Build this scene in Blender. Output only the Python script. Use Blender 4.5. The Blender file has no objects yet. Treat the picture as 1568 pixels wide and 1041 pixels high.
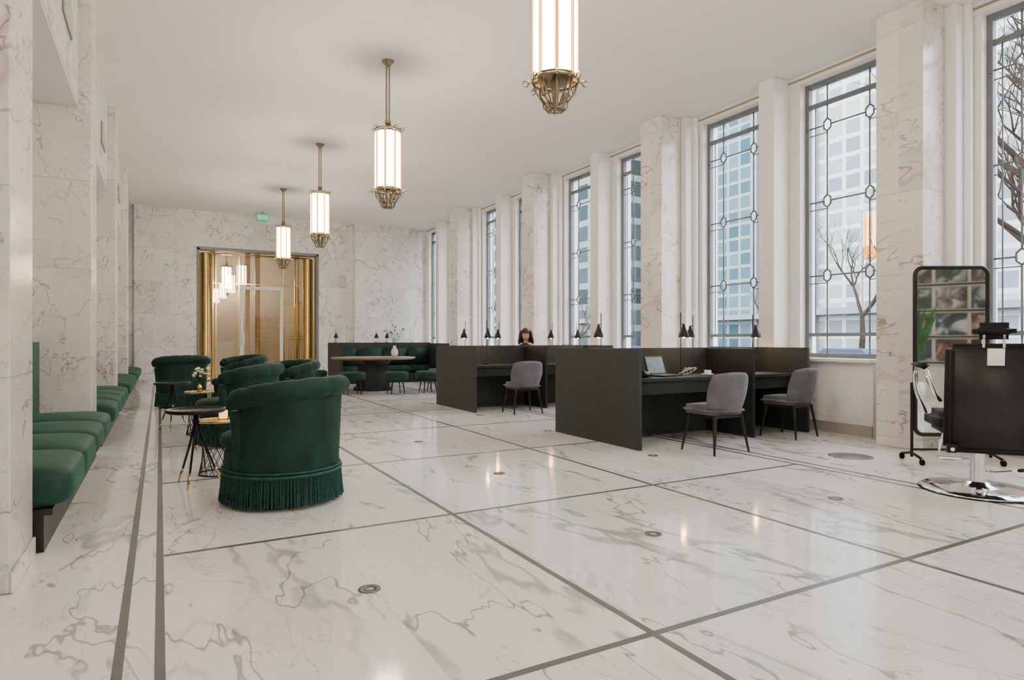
import bpy, bmesh, math, random
from mathutils import Vector, Matrix
random.seed(7)
S = bpy.context.scene
COL = S.collection
pi = math.pi

# ------------------------------------------------------------------ materials
def new_mat(name):
    m = bpy.data.materials.new(name); m.use_nodes = True
    nt = m.node_tree
    b = nt.nodes["Principled BSDF"]
    return m, nt, b

def simple(name, col, rough=0.5, metal=0.0, spec=0.5, emit=None, estr=0.0, var=0.06, vscale=8.0, bump=0.0, bscale=60, sheen=0.0, coat=0.0):
    m, nt, b = new_mat(name)
    L = nt.links.new
    tc = nt.nodes.new("ShaderNodeTexCoord")
    n = nt.nodes.new("ShaderNodeTexNoise"); n.inputs["Scale"].default_value = vscale; n.inputs["Detail"].default_value = 3
    L(tc.outputs["Object"], n.inputs["Vector"])
    mr = nt.nodes.new("ShaderNodeMapRange")
    mr.inputs["From Min"].default_value = 0.3; mr.inputs["From Max"].default_value = 0.7
    mr.inputs["To Min"].default_value = 1 - var; mr.inputs["To Max"].default_value = 1 + var
    L(n.outputs["Fac"], mr.inputs["Value"])
    mx = nt.nodes.new("ShaderNodeVectorMath"); mx.operation = 'SCALE'
    mx.inputs[0].default_value = col[:3]
    L(mr.outputs["Result"], mx.inputs["Scale"])
    L(mx.outputs["Vector"], b.inputs["Base Color"])
    b.inputs["Roughness"].default_value = rough
    b.inputs["Metallic"].default_value = metal
    b.inputs["Specular IOR Level"].default_value = spec
    if sheen: 
        b.inputs["Sheen Weight"].default_value = sheen
        b.inputs["Sheen Roughness"].default_value = 0.4
        b.inputs["Sheen Tint"].default_value = (min(1,col[0]*4+.15), min(1,col[1]*4+.3), min(1,col[2]*4+.2), 1)
    if coat: b.inputs["Coat Weight"].default_value = coat
    if emit:
        b.inputs["Emission Color"].default_value = (*emit, 1); b.inputs["Emission Strength"].default_value = estr
    if bump:
        n2 = nt.nodes.new("ShaderNodeTexNoise"); n2.inputs["Scale"].default_value = bscale
        L(tc.outputs["Object"], n2.inputs["Vector"])
        bp = nt.nodes.new("ShaderNodeBump"); bp.inputs["Strength"].default_value = bump; bp.inputs["Distance"].default_value = 0.01
        L(n2.outputs["Fac"], bp.inputs["Height"]); L(bp.outputs["Normal"], b.inputs["Normal"])
    return m

def marble(name, base, base2, vein, rough, mode, scale=1.0, joint=None, vein_amt=1.0, slab=(1.72, 1.95), jcol=(0.45,0.40,0.36), org=(0,0), coarse=1.0, lo=0.0):
    m, nt, b = new_mat(name); L = nt.links.new; nd = nt.nodes.new
    geo = nd("ShaderNodeNewGeometry")
    sep = nd("ShaderNodeSeparateXYZ"); L(geo.outputs["Position"], sep.inputs[0])
    def math_(op, a, c=None):
        n = nd("ShaderNodeMath"); n.operation = op
        for i, v in enumerate((a, c)):
            if v is None: continue
            if hasattr(v, "is_linked"): L(v, n.inputs[i])
            else: n.inputs[i].default_value = v
        return n.outputs[0]
    X, Y, Z = sep.outputs
    if mode == 'floor': U, V = X, Y
    else: U, V = math_('ADD', X, Y), Z
    Uo = math_('SUBTRACT', U, org[0]); Vo = math_('SUBTRACT', V, org[1])
    cu = math_('FLOOR', math_('DIVIDE', Uo, slab[0])); cv = math_('FLOOR', math_('DIVIDE', Vo, slab[1]))
    if mode == 'pillar': cu = math_('MULTIPLY', math_('FLOOR', math_('DIVIDE', Y, 1.95)), 1.0)
    cc = nd("ShaderNodeCombineXYZ"); L(cu, cc.inputs[0]); L(cv, cc.inputs[1])
    wn = nd("ShaderNodeTexWhiteNoise"); wn.noise_dimensions = '3D'; L(cc.outputs[0], wn.inputs["Vector"])
    off = nd("ShaderNodeVectorMath"); off.operation = 'SCALE'; off.inputs["Scale"].default_value = 17.0
    L(wn.outputs["Color"], off.inputs[0])
    mp = nd("ShaderNodeMapping"); L(geo.outputs["Position"], mp.inputs["Vector"])
    mp.inputs["Rotation"].default_value = (0.5, 0.35, 0.65); mp.inputs["Scale"].default_value = (1.1*scale, 0.36*scale, 0.8*scale)
    add = nd("ShaderNodeVectorMath"); add.operation = 'ADD'; L(mp.outputs[0], add.inputs[0]); L(off.outputs[0], add.inputs[1])
    def noise(sc, det, dist, rgh=0.55):
        n = nd("ShaderNodeTexNoise"); n.inputs["Scale"].default_value = sc; n.inputs["Detail"].default_value = det
        n.inputs["Distortion"].default_value = dist; n.inputs["Roughness"].default_value = rgh
        L(add.outputs[0], n.inputs["Vector"]); return n.outputs["Fac"]
    def veinf(fac, width, centre=0.5):
        a = math_('ABSOLUTE', math_('SUBTRACT', fac, centre))
        r = nd("ShaderNodeMapRange"); r.interpolation_type = 'SMOOTHSTEP'
        r.inputs["From Min"].default_value = 0; r.inputs["From Max"].default_value = width
        r.inputs["To Min"].default_value = 1; r.inputs["To Max"].default_value = 0
        L(a, r.inputs["Value"]); return r.outputs[0]
    def mask(fac, lo_, hi_):
        r = nd("ShaderNodeMapRange"); r.interpolation_type = 'SMOOTHSTEP'
        r.inputs["From Min"].default_value = lo_; r.inputs["From Max"].default_value = hi_
        L(fac, r.inputs["Value"]); return r.outputs[0]
    big = noise(1.1, 2, 0)
    v1 = math_('MULTIPLY', veinf(noise(0.9, 4, 0.4), 0.020), mask(big, 0.46-lo, 0.61-lo))
    v2 = math_('MULTIPLY', veinf(noise(1.5, 4, 0.4), 0.0085, 0.48), mask(big, 0.34-lo, 0.50-lo))
    v3 = math_('MULTIPLY', veinf(noise(3.2, 4, 0.8), 0.011, 0.52), mask(big, 0.61+lo, 0.44+lo))
    cloud = noise(1.6, 4, 0.5)
    tot = math_('ADD', math_('MULTIPLY', v1, 0.70*vein_amt*coarse), math_('ADD', math_('MULTIPLY', v2, 0.85*vein_amt), math_('MULTIPLY', v3, 0.40*vein_amt)))
    tot = math_('MINIMUM', tot, 0.85)
    bm = nd("ShaderNodeMix"); bm.data_type = 'RGBA'; bm.inputs["A"].default_value = (*base, 1); bm.inputs["B"].default_value = (*base2, 1)
    L(mask(cloud, 0.35, 0.7), bm.inputs["Factor"])
    vm = nd("ShaderNodeMix"); vm.data_type = 'RGBA'; L(bm.outputs["Result"], vm.inputs["A"]); vm.inputs["B"].default_value = (*vein, 1)
    L(tot, vm.inputs["Factor"])
    last = vm.outputs["Result"]
    sb = nd("ShaderNodeMapRange"); sb.inputs["To Min"].default_value = 0.93; sb.inputs["To Max"].default_value = 1.03
    L(wn.outputs["Value"], sb.inputs["Value"])
    sm = nd("ShaderNodeVectorMath"); sm.operation = 'SCALE'; L(last, sm.inputs[0]); L(sb.outputs[0], sm.inputs["Scale"]); last = sm.outputs[0]
    if joint:
        def line(val, period):
            fr = math_('FRACT', math_('DIVIDE', val, period))
            d = math_('ABSOLUTE', math_('SUBTRACT', fr, 0.5))
            return math_('GREATER_THAN', d, 0.5 - joint/period)
        j = line(Vo, slab[1])
        if mode != 'pillar': j = math_('MAXIMUM', j, line(Uo, slab[0]))
        jm = nd("ShaderNodeMix"); jm.data_type = 'RGBA'; L(last, jm.inputs["A"]); jm.inputs["B"].default_value = (*jcol, 1)
        L(math_('MULTIPLY', j, 0.6), jm.inputs["Factor"]); last = jm.outputs["Result"]
    L(last, b.inputs["Base Color"])
    b.inputs["Roughness"].default_value = rough
    return m

M = {}
M['floor'] = marble('marble_floor', (0.89,0.88,0.865), (0.83,0.82,0.805), (0.24,0.235,0.23), 0.10, 'floor', scale=1.0, joint=0.0018, slab=(0.863,1.95), org=(0,1.9), jcol=(0.6,0.57,0.54), vein_amt=0.92, lo=.01)
M['marw'] = marble('marble_wall', (0.83,0.81,0.775), (0.73,0.71,0.68), (0.27,0.24,0.21), 0.22, 'wall', scale=1.05, joint=0.004, slab=(1.15,0.87), org=(0.1,0.98), vein_amt=0.88, coarse=.75, lo=.035)
M['marp'] = marble('marble_pillar', (0.84,0.785,0.73), (0.75,0.70,0.645), (0.30,0.235,0.18), 0.2, 'pillar', scale=1.25, joint=0.004, slab=(1.15,0.87), org=(0.1,0.98), vein_amt=0.85, coarse=.65, lo=.035)
M['inlay'] = simple('stone_inlay', (0.12,0.115,0.112), 0.25)
M['ceil'] = simple('ceiling_plaster', (0.90,0.865,0.82), 0.9, var=0.015, vscale=0.6)
M['white'] = simple('white_paint', (0.87,0.85,0.815), 0.55, var=0.02)
M['whiteg'] = simple('white_gloss', (0.87,0.86,0.84), 0.3, var=0.02)
M['trimw'] = simple('trim_bronze', (0.33,0.25,0.18), 0.5)
M['basew'] = simple('baseboard_stone', (0.42,0.38,0.33), 0.4)
M['frame'] = simple('window_steel', (0.16,0.175,0.185), 0.5, 0.0, spec=.3)
M['velvet'] = simple('velvet_green', (0.0020,0.025,0.018), 0.7, spec=.3, sheen=0.20, var=0.45, vscale=6, bump=0.25, bscale=9)
M['velvetb'] = simple('velvet_green_bench', (0.004,0.042,0.032), 0.65, spec=.35, sheen=0.3, var=0.35, vscale=4, bump=0.2, bscale=7)
M['fringe'] = simple('fringe_green', (0.010,0.062,0.048), 0.5, spec=.3, var=0.35, vscale=40)
M['dark'] = simple('dark_laminate', (0.017,0.020,0.020), 0.42, spec=.3, var=0.1)
M['darkp'] = simple('dark_panel', (0.037,0.042,0.042), 0.6, spec=.25, var=0.08)
M['black'] = simple('black_metal', (0.008,0.008,0.008), 0.4, 0.0, spec=.3)
M['leather'] = simple('black_leather', (0.009,0.009,0.010), 0.5, spec=.22, bump=0.2, bscale=120)
M['leather2'] = simple('black_leather_panel', (0.016,0.016,0.018), 0.4, spec=.3, bump=0.2, bscale=120)
M['chrome'] = simple('chrome', (0.78,0.78,0.80), 0.09, 1.0, var=0.01)
M['brass'] = simple('brass', (0.60,0.42,0.17), 0.16, 1.0, var=0.08)
M['bronze'] = simple('aged_brass', (0.32,0.26,0.17), 0.32, 1.0, var=0.1)
M['greyfab'] = simple('grey_velvet', (0.105,0.10,0.118), 0.8, sheen=0.3, var=0.2, vscale=7)
M['wood'] = simple('walnut_table', (0.22,0.13,0.075), 0.35, var=0.2, vscale=3)
M['blackwood'] = simple('black_wood', (0.012,0.011,0.010), 0.4, spec=.3)
M['skin'] = simple('skin', (0.58,0.34,0.25), 0.5)
M['hair'] = simple('dark_hair', (0.040,0.013,0.008), 0.5, var=0.4, vscale=60)
M['cloth'] = simple('dark_jersey', (0.03,0.025,0.03), 0.85)
M['eye'] = simple('eye_dark', (0.02,0.015,0.01), 0.2)
M['lip'] = simple('lip', (0.45,0.14,0.12), 0.5)
M['paper'] = simple('paper_white', (0.85,0.84,0.82), 0.6)
M['leaf'] = simple('leaf_green', (0.05,0.14,0.04), 0.5, var=0.3)
M['petal'] = simple('petal_cream', (0.85,0.80,0.62), 0.6, var=0.15)
M['ceramic'] = simple('ceramic', (0.78,0.74,0.66), 0.2)
M['lamp'] = simple('lamp_opal_glass', (0.9,0.88,0.82), 0.4, emit=(1.0,0.89,0.75), estr=72.0)
M['lampy'] = simple('lamp_amber_glass', (0.9,0.55,0.15), 0.3, emit=(1.0,0.55,0.10), estr=2.2)
M['bulb'] = simple('bulb_warm', (1,0.8,0.5), 0.4, emit=(1.0,0.58,0.24), estr=650.0)
M['exit'] = simple('exit_green', (0.02,0.40,0.17), 0.5, emit=(0.02,0.7,0.25), estr=.9)
M['screen'] = simple('laptop_screen', (0.05,0.06,0.07), 0.25, emit=(0.4,0.5,0.6), estr=0.2, var=0.5, vscale=30)
M['vest'] = simple('vestibule_plaster', (0.70,0.64,0.53), 0.7, var=0.04, vscale=1)
M['asphalt'] = simple('asphalt', (0.07,0.07,0.073), 0.9, spec=0)
M['bark'] = simple('bark', (0.032,0.024,0.019), 0.9, spec=0, var=0.3)
M['orange'] = simple('orange_fabric', (0.60,0.20,0.02), 0.7, spec=0)
M['carpaint'] = simple('car_paint', (0.01,0.025,0.08), 0.35, spec=.2)
M['rubber'] = simple('rubber', (0.01,0.01,0.01), 0.8, spec=.1)
M['grille'] = simple('grille_grey', (0.20,0.195,0.19), 0.5)
M['hedge'] = simple('hedge_leaf', (0.02,0.035,0.012), 0.8, spec=0, var=0.5, vscale=10)
M['facw'] = simple('facade_trim', (0.20,0.21,0.22), 0.8, spec=0)

def glass_mat(name, tint=(1,1,1), gl=0.08):
    m = bpy.data.materials.new(name); m.use_nodes = True; nt = m.node_tree; nt.nodes.clear()
    o = nt.nodes.new("ShaderNodeOutputMaterial"); t = nt.nodes.new("ShaderNodeBsdfTransparent"); g = nt.nodes.new("ShaderNodeBsdfGlossy")
    t.inputs[0].default_value = (*tint, 1); g.inputs["Roughness"].default_value = 0.02
    lw = nt.nodes.new("ShaderNodeLayerWeight"); lw.inputs["Blend"].default_value = 0.25
    ml = nt.nodes.new("ShaderNodeMath"); ml.operation = 'MULTIPLY_ADD'; ml.inputs[1].default_value = 0.15; ml.inputs[2].default_value = gl*0.4
    mx = nt.nodes.new("ShaderNodeMixShader")
    nt.links.new(lw.outputs["Fresnel"], ml.inputs[0]); nt.links.new(ml.outputs[0], mx.inputs[0])
    nt.links.new(t.outputs[0], mx.inputs[1]); nt.links.new(g.outputs[0], mx.inputs[2]); nt.links.new(mx.outputs[0], o.inputs[0])
    return m
M['glass'] = glass_mat('window_glass', gl=.05)
M['vglass'] = glass_mat('door_glass', (0.93,0.90,0.84), 0.25)
mm, nt_, b_ = new_mat('mirror_silver'); b_.inputs["Base Color"].default_value = (0.72,0.77,0.76,1); b_.inputs["Metallic"].default_value = 1; b_.inputs["Roughness"].default_value = 0.02
M['mirror'] = mm

def facade(name, c1, c2, mort, bw, rh, ms, rough=0.9):
    m, nt, b = new_mat(name); L = nt.links.new
    geo = nt.nodes.new("ShaderNodeNewGeometry"); sep = nt.nodes.new("ShaderNodeSeparateXYZ"); L(geo.outputs["Position"], sep.inputs[0])
    ad = nt.nodes.new("ShaderNodeMath"); L(sep.outputs[0], ad.inputs[0]); L(sep.outputs[1], ad.inputs[1])
    cb = nt.nodes.new("ShaderNodeCombineXYZ"); L(ad.outputs[0], cb.inputs[0]); L(sep.outputs[2], cb.inputs[1])
    br = nt.nodes.new("ShaderNodeTexBrick"); br.offset = 0; br.squash = 1
    br.inputs["Color1"].default_value = (*c1,1); br.inputs["Color2"].default_value = (*c2,1); br.inputs["Mortar"].default_value = (*mort,1)
    br.inputs["Scale"].default_value = 1; br.inputs["Brick Width"].default_value = bw; br.inputs["Row Height"].default_value = rh
    br.inputs["Mortar Size"].default_value = ms; br.inputs["Bias"].default_value = 0
    L(cb.outputs[0], br.inputs["Vector"]); L(br.outputs["Color"], b.inputs["Base Color"]); b.inputs["Roughness"].default_value = rough
    b.inputs["Specular IOR Level"].default_value = 0.0
    return m
M['fac1'] = facade('facade_pale', (0.12,0.155,0.18), (0.28,0.31,0.33), (0.42,0.42,0.41), 1.5, 1.45, 0.18)
M['fac2'] = facade('facade_blue', (0.03,0.07,0.09), (0.09,0.14,0.17), (0.20,0.23,0.24), 1.5, 1.45, 0.15)
M['fac3'] = facade('facade_dark', (0.010,0.026,0.032), (0.035,0.058,0.066), (0.17,0.18,0.175), 2.6, 2.6, 0.40)

# ------------------------------------------------------------------ mesh builder
class B:
    def __init__(s): s.v=[]; s.f=[]; s.m=[]; s.sm=[]; s.mats=[]
    def mi(s, k):
        if k not in s.mats: s.mats.append(k)
        return s.mats.index(k)
    def add(s, vs, fs, k, smooth=False, mat=None):
        o=len(s.v); i=s.mi(k)
        for p in vs: s.v.append(tuple(mat @ Vector(p)) if mat is not None else tuple(p))
        for f in fs: s.f.append([o+a for a in f]); s.m.append(i); s.sm.append(smooth)
    def box(s,x0,x1,y0,y1,z0,z1,k,mat=None):
        vs=[(x0,y0,z0),(x1,y0,z0),(x1,y1,z0),(x0,y1,z0),(x0,y0,z1),(x1,y0,z1),(x1,y1,z1),(x0,y1,z1)]
        s.add(vs,[(0,3,2,1),(4,5,6,7),(0,1,5,4),(1,2,6,5),(2,3,7,6),(3,0,4,7)],k,False,mat)
    def rbox(s,c,size,r,k,seg=3,mat=None):
        bm=bmesh.new(); bmesh.ops.create_cube(bm,size=1)
        for v in bm.verts: v.co=Vector((v.co.x*size[0],v.co.y*size[1],v.co.z*size[2]))
        bmesh.ops.bevel(bm,geom=bm.edges[:],offset=r,segments=seg,affect='EDGES',clamp_overlap=True)
        bm.verts.index_update()
        vs=[Vector(v.co)+Vector(c) for v in bm.verts]; fs=[[v.index for v in f.verts] for f in bm.faces]; bm.free()
        s.add(vs,fs,k,True,mat)
    def cushion(s,c,size,k,n=14,dome=.03,pw=5.0):
        vs=[];fs=[]
        nu,nv=n*4,n
        def sg(a,e): return math.copysign(abs(a)**e,a)
        for j in range(nv+1):
            ph=pi*j/nv-pi/2
            for i in range(nu):
                t=2*pi*i/nu; e1=2/pw; e2=2/(pw*.6)
                x=sg(math.cos(ph),e2)*sg(math.cos(t),e1); y=sg(math.cos(ph),e2*.6)*sg(math.sin(t),e1); z=sg(math.sin(ph),e2)
                zz=c[2]+z*size[2]/2+(dome*(1-x*x)*(1-y*y) if z>0 else 0)
                vs.append((c[0]+x*size[0]/2,c[1]+y*size[1]/2,zz))
        for j in range(nv):
            for i in range(nu): fs.append((j*nu+i,j*nu+(i+1)%nu,(j+1)*nu+(i+1)%nu,(j+1)*nu+i))
        s.add(vs,fs,k,True)
    def cyl(s,p0,p1,r0,r1,k,n=16,smooth=True,caps=True):
        p0=Vector(p0);p1=Vector(p1);d=(p1-p0).normalized()
        a=d.cross(Vector((0,0,1)) if abs(d.z)<.95 else Vector((1,0,0))).normalized(); b=d.cross(a)
        vs=[]
        for p,r in((p0,r0),(p1,r1)):
            for i in range(n):
                t=2*pi*i/n; vs.append(p+a*(r*math.cos(t))+b*(r*math.sin(t)))
        s.add(vs,[(i,(i+1)%n,n+(i+1)%n,n+i) for i in range(n)],k,smooth)
        if caps:
            s.add(vs[:n],[list(range(n))],k); s.add(vs[n:],[list(range(n))[::-1]],k)
    def lathe(s,c,prof,k,n=32,smooth=True,a0=0,a1=2*pi):
        full=abs(a1-a0-2*pi)<1e-6; m=n if full else n+1; vs=[]
        for r,z in prof:
            for i in range(m):
                t=a0+(a1-a0)*i/n; vs.append((c[0]+r*math.cos(t),c[1]+r*math.sin(t),c[2]+z))
        fs=[]
        for j in range(len(prof)-1):
            for i in range(n):
                i2=(i+1)%m; fs.append((j*m+i,j*m+i2,(j+1)*m+i2,(j+1)*m+i))
        s.add(vs,fs,k,smooth)
    def tube(s,pts,r,k,n=8,closed=False,caps=True):
        pts=[Vector(p) for p in pts]; N=len(pts); rr=r if isinstance(r,(list,tuple)) else [r]*N
        vs=[];pa=None
        for i,p in enumerate(pts):
            if closed: d=(pts[(i+1)%N]-pts[i-1]).normalized()
            else: d=(pts[min(i+1,N-1)]-pts[max(i-1,0)]).normalized()
            if pa is None: a=d.cross(Vector((0,0,1)) if abs(d.z)<.9 else Vector((1,0,0))).normalized()
            else:
                a=(pa-d*pa.dot(d)); a=a.normalized() if a.length>1e-6 else d.orthogonal().normalized()
            pa=a;b=d.cross(a)
            for j in range(n):
                t=2*pi*j/n; vs.append(p+a*(rr[i]*math.cos(t))+b*(rr[i]*math.sin(t)))
        fs=[]
        for i in range(N if closed else N-1):
            i2=(i+1)%N
            for j in range(n): fs.append((i*n+j,i*n+(j+1)%n,i2*n+(j+1)%n,i2*n+j))
        if caps and not closed: fs.append(list(range(n))[::-1]); fs.append([(N-1)*n+j for j in range(n)])
        s.add(vs,fs,k,True)
    def ring(s,c,R,r,k,n=32,m=8,z=0):
        s.tube([(c[0]+R*math.cos(2*pi*i/n),c[1]+R*math.sin(2*pi*i/n),c[2]) for i in range(n)],r,k,m,closed=True)
    def sph(s,c,r,k,nu=16,nv=10,fn=None):
        if not isinstance(r,(tuple,list)): r=(r,r,r)
        vs=[];fs=[]
        for j in range(nv+1):
            ph=pi*j/nv-pi/2
            for i in range(nu):
                t=2*pi*i/nu; p=Vector((math.cos(ph)*math.cos(t),math.cos(ph)*math.sin(t),math.sin(ph)))
                if fn: p=fn(p)
                vs.append((c[0]+p.x*r[0],c[1]+p.y*r[1],c[2]+p.z*r[2]))
        for j in range(nv):
            for i in range(nu): fs.append((j*nu+i,j*nu+(i+1)%nu,(j+1)*nu+(i+1)%nu,(j+1)*nu+i))
        s.add(vs,fs,k,True)
    def sheet(s,f,nu,nv,th,k):
        P=[[Vector(f(i/nu,j/nv)) for i in range(nu+1)] for j in range(nv+1)]
        O=[];I=[]
        for j in range(nv+1):
            for i in range(nu+1):
                du=P[j][min(i+1,nu)]-P[j][max(i-1,0)]; dv=P[min(j+1,nv)][i]-P[max(j-1,0)][i]
                n=du.cross(dv); n=n.normalized() if n.length>1e-9 else Vector((0,0,1))
                u=i/nu; v=j/nv
                e=min(1,min(u,1-u)*8+.35)*min(1,min(v,1-v)*8+.35)
                O.append(P[j][i]+n*th/2*e); I.append(P[j][i]-n*th/2*e)
        w=nu+1; nI=len(O); fs=[]
        for j in range(nv):
            for i in range(nu):
                a=j*w+i; fs.append((a,a+1,a+w+1,a+w)); fs.append((nI+a,nI+a+w,nI+a+w+1,nI+a+1))
        rim=[i for i in range(w)]+[j*w+nu for j in range(1,nv+1)]+[nv*w+i for i in range(nu-1,-1,-1)]+[j*w for j in range(nv-1,0,-1)]
        for q in range(len(rim)):
            a=rim[q];b=rim[(q+1)%len(rim)]; fs.append((b,a,nI+a,nI+b))
        s.add(O+I,fs,k,True)
    def make(s,name,loc=(0,0,0),rz=0,bevel=0,parent=None,data=None):
        if data is None:
            me=bpy.data.meshes.new(name); me.from_pydata(s.v,[],s.f)
            for k in s.mats: me.materials.append(M[k])
            for p,mi,sm in zip(me.polygons,s.m,s.sm): p.material_index=mi; p.use_smooth=sm
            me.update()
            bm=bmesh.new(); bm.from_mesh(me); bmesh.ops.recalc_face_normals(bm,faces=bm.faces[:]); bm.to_mesh(me); bm.free()
        else: me=data
        o=bpy.data.objects.new(name,me); COL.objects.link(o); o.location=loc; o.rotation_euler=(0,0,rz)
        if bevel:
            md=o.modifiers.new('bevel','BEVEL'); md.width=bevel; md.segments=2; md.limit_method='ANGLE'; md.angle_limit=math.radians(50)
        if parent: o.parent=parent
        return o

def boxobj(name,x0,x1,y0,y1,z0,z1,k,bevel=0):
    b=B(); cx,cy,cz=(x0+x1)/2,(y0+y1)/2,(z0+z1)/2
    b.box(x0-cx,x1-cx,y0-cy,y1-cy,z0-cz,z1-cz,k); return b.make(name,(cx,cy,cz),0,bevel)

# ------------------------------------------------------------------ dimensions
H=4.69; YB=19.3; YR=-4.3; XW=7.85; XL=-1.25; P=3.9

# ------------------------------------------------------------------ shell
boxobj('floor',XL-.2,XW,YR-.2,25.2,-0.2,0,'floor')
boxobj('ceiling',XL-.2,XW,YR-.2,YB+.2,H,H+.2,'ceil')
tn=[0]
def inlay(x0,x1,y0,y1):
    tn[0]+=1; boxobj('trim_%d'%tn[0],x0,x1,y0,y1,-0.02,0.0012,'inlay')
w=.016
for x in (-.13,0): inlay(x-.017,x+.017,YR,YB)
for x in (1.69,3.42,5.15,5.28): inlay(x-w,x+w,YR,YB)
yy=1.9-1.95*3
while yy<YB:
    for a,c in ((0.002,1.69),(1.69,3.42),(3.42,5.15)): inlay(a+w,c-w,yy-w,yy+w)
    yy+=1.95
b=B()
yy=2.875-1.95*2
while yy<19:
    for x in (.845,2.555,4.285):
        b.lathe((x,yy,0),[(0.0,.003),(.018,.003),(.018,.0015),(.024,.0015)],'basew',24)
        b.lathe((x,yy,0),[(.024,.0015),(.024,.004),(.05,.004),(.052,0)],'inlay',24)
    yy+=1.95
b.make('floor_outlet_rings')
b=B(); b.lathe((0,0,0),[(0,.003),(.15,.003),(.155,.001),(.165,.001),(.17,.003),(.20,.003),(.202,0)],'inlay',40); b.make('floor_hatch',(5.97,3.85,0))

# right wall --------------------------------------------------------------
wr=B()
pill=[-P,0,P,2*P,3*P,4*P]
wn_=[1]
def window(yc,zb=.92,zt=4.57,wd=1.17):
    b=B(); X=7.66; y0,y1=-wd/2,wd/2; fr=.028
    F='frame'
    def vb(y,t,z0,z1,dx=.02): b.box(-dx,dx,y-t,y+t,z0,z1,F)
    def hb(z,t,a,c,dx=.02): b.box(-dx,dx,a,c,z-t,z+t,F)
    vb(y0+fr,fr,zb,zt,.035); vb(y1-fr,fr,zb,zt,.035); hb(zb+fr,fr,y0,y1,.034); hb(zt-fr,fr,y0,y1,.034)
    hb(4.27,.024,y0+fr,y1-fr,.03); hb(1.22,.022,y0+fr,y1-fr,.03)
    t=.011
    ya,yb=y0+.30,y1-.30
    hx=[3.98,2.98,2.0]
    def seg(p,q,tt=t): 
        b.tube([(0,p[0],p[1]),(0,q[0],q[1])],tt,F,6)
    for yv in (ya,yb):
        zs=4.25
        for hz in hx:
            seg((yv,zs),(yv,hz+.085))
            pts=[(yv,hz+.085),(yv+.05,hz+.04),(yv+.05,hz-.04),(yv,hz-.085),(yv-.05,hz-.04),(yv-.05,hz+.04)]
            for i in range(6): seg(pts[i],pts[(i+1)%6],t)
            zs=hz-.085
        seg((yv,zs),(yv,1.22))
    for hz in hx:
        seg((y0+fr,hz),(ya-.05,hz)); seg((ya+.05,hz),(yb-.05,hz)); seg((yb+.05,hz),(y1-fr,hz))
        seg((y0+fr,hz-.1),(ya,hz-.1),.007); seg((yb,hz-.1),(y1-fr,hz-.1),.007)
    for yv in (y0+.13,y1-.13): seg((yv,4.25),(yv,1.22),.008)
    for yv in (ya,yb): seg((yv,4.53),(yv,4.29)); seg((yv,1.2),(yv,.96))
    for hz in hx: b.sph((-.03,y1-.03,hz-.02),.018,F,8,6)
    b.box(.001,.007,y0+.02,y1-.02,zb+.02,zt-.02,'glass')
    b.make('window_%d'%wn_[0],(X,yc,0)); wn_[0]+=1
wins=[]
for c in pill:
    for q in (P/2-.875,P/2+.875):
        wins.append(c+q)
for yc in wins: window(yc)
edges=[YR]+[e for yc in wins for e in (yc-.585,yc+.585)]+[YB]
for i in range(0,len(edges),2):
    a,c=edges[i],edges[i+1]
    if c-a>.01: wr.box(7.52,XW,a,c,0,H,'white')
wr.box(7.50,XW,YR,YB,4.57,H,'white')
wr.box(7.52,XW,YR,YB,0,.90,'white')
wr.make('wall_right')
b=B()
for c in pill:
    if c>YR+.5:
        b.box(7.29,7.518,c-.36,c+.36,.0,H-.002,'white')
        for sgn in (-1,1):
            b.cyl((7.47,c+sgn*.385,.0),(7.47,c+sgn*.385,H-.002),.045,.045,'whiteg',14)
    m=c+P/2
    b.box(7.20,7.518,m-.125,m+.125,0,H-.002,'white')
b.make('trim_window_piers',bevel=.01)
b=B()
for yc in wins:
    b.box(7.34,7.518,yc-.52,yc+.52,.0,.88,'white')
    b.box(7.335,7.345,yc-.45,yc+.45,.2,.70,'whiteg')
    b.box(7.24,7.66,yc-.54,yc+.54,.88,.92,'whiteg')
b.make('trim_window_sills',bevel=.005)
b=B()
for yc in wins:
    b.box(7.315,7.34,yc-.52,yc+.52,.0,.13,'basew')
b.make('baseboard_right')
b=B()
for i in range(len(pill)):
    a=pill[i]+.36; c=pill[i]+P/2
    b.box(7.48,7.50,a,c-.125,4.62,4.64,'trimw'); b.box(7.48,7.50,c+.125,min(c+P/2-.36,YB),4.62,4.64,'trimw')
b.make('trim_header_line')
for i,c in enumerate(pill):
    if c<YR+.3: continue
    b=B(); b.box(-.205,.20,-.245,.245,-H/2+.002,H/2-.001,'marp')
    b.make('marble_pillar',(7.085,c,H/2),0,.008)
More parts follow.
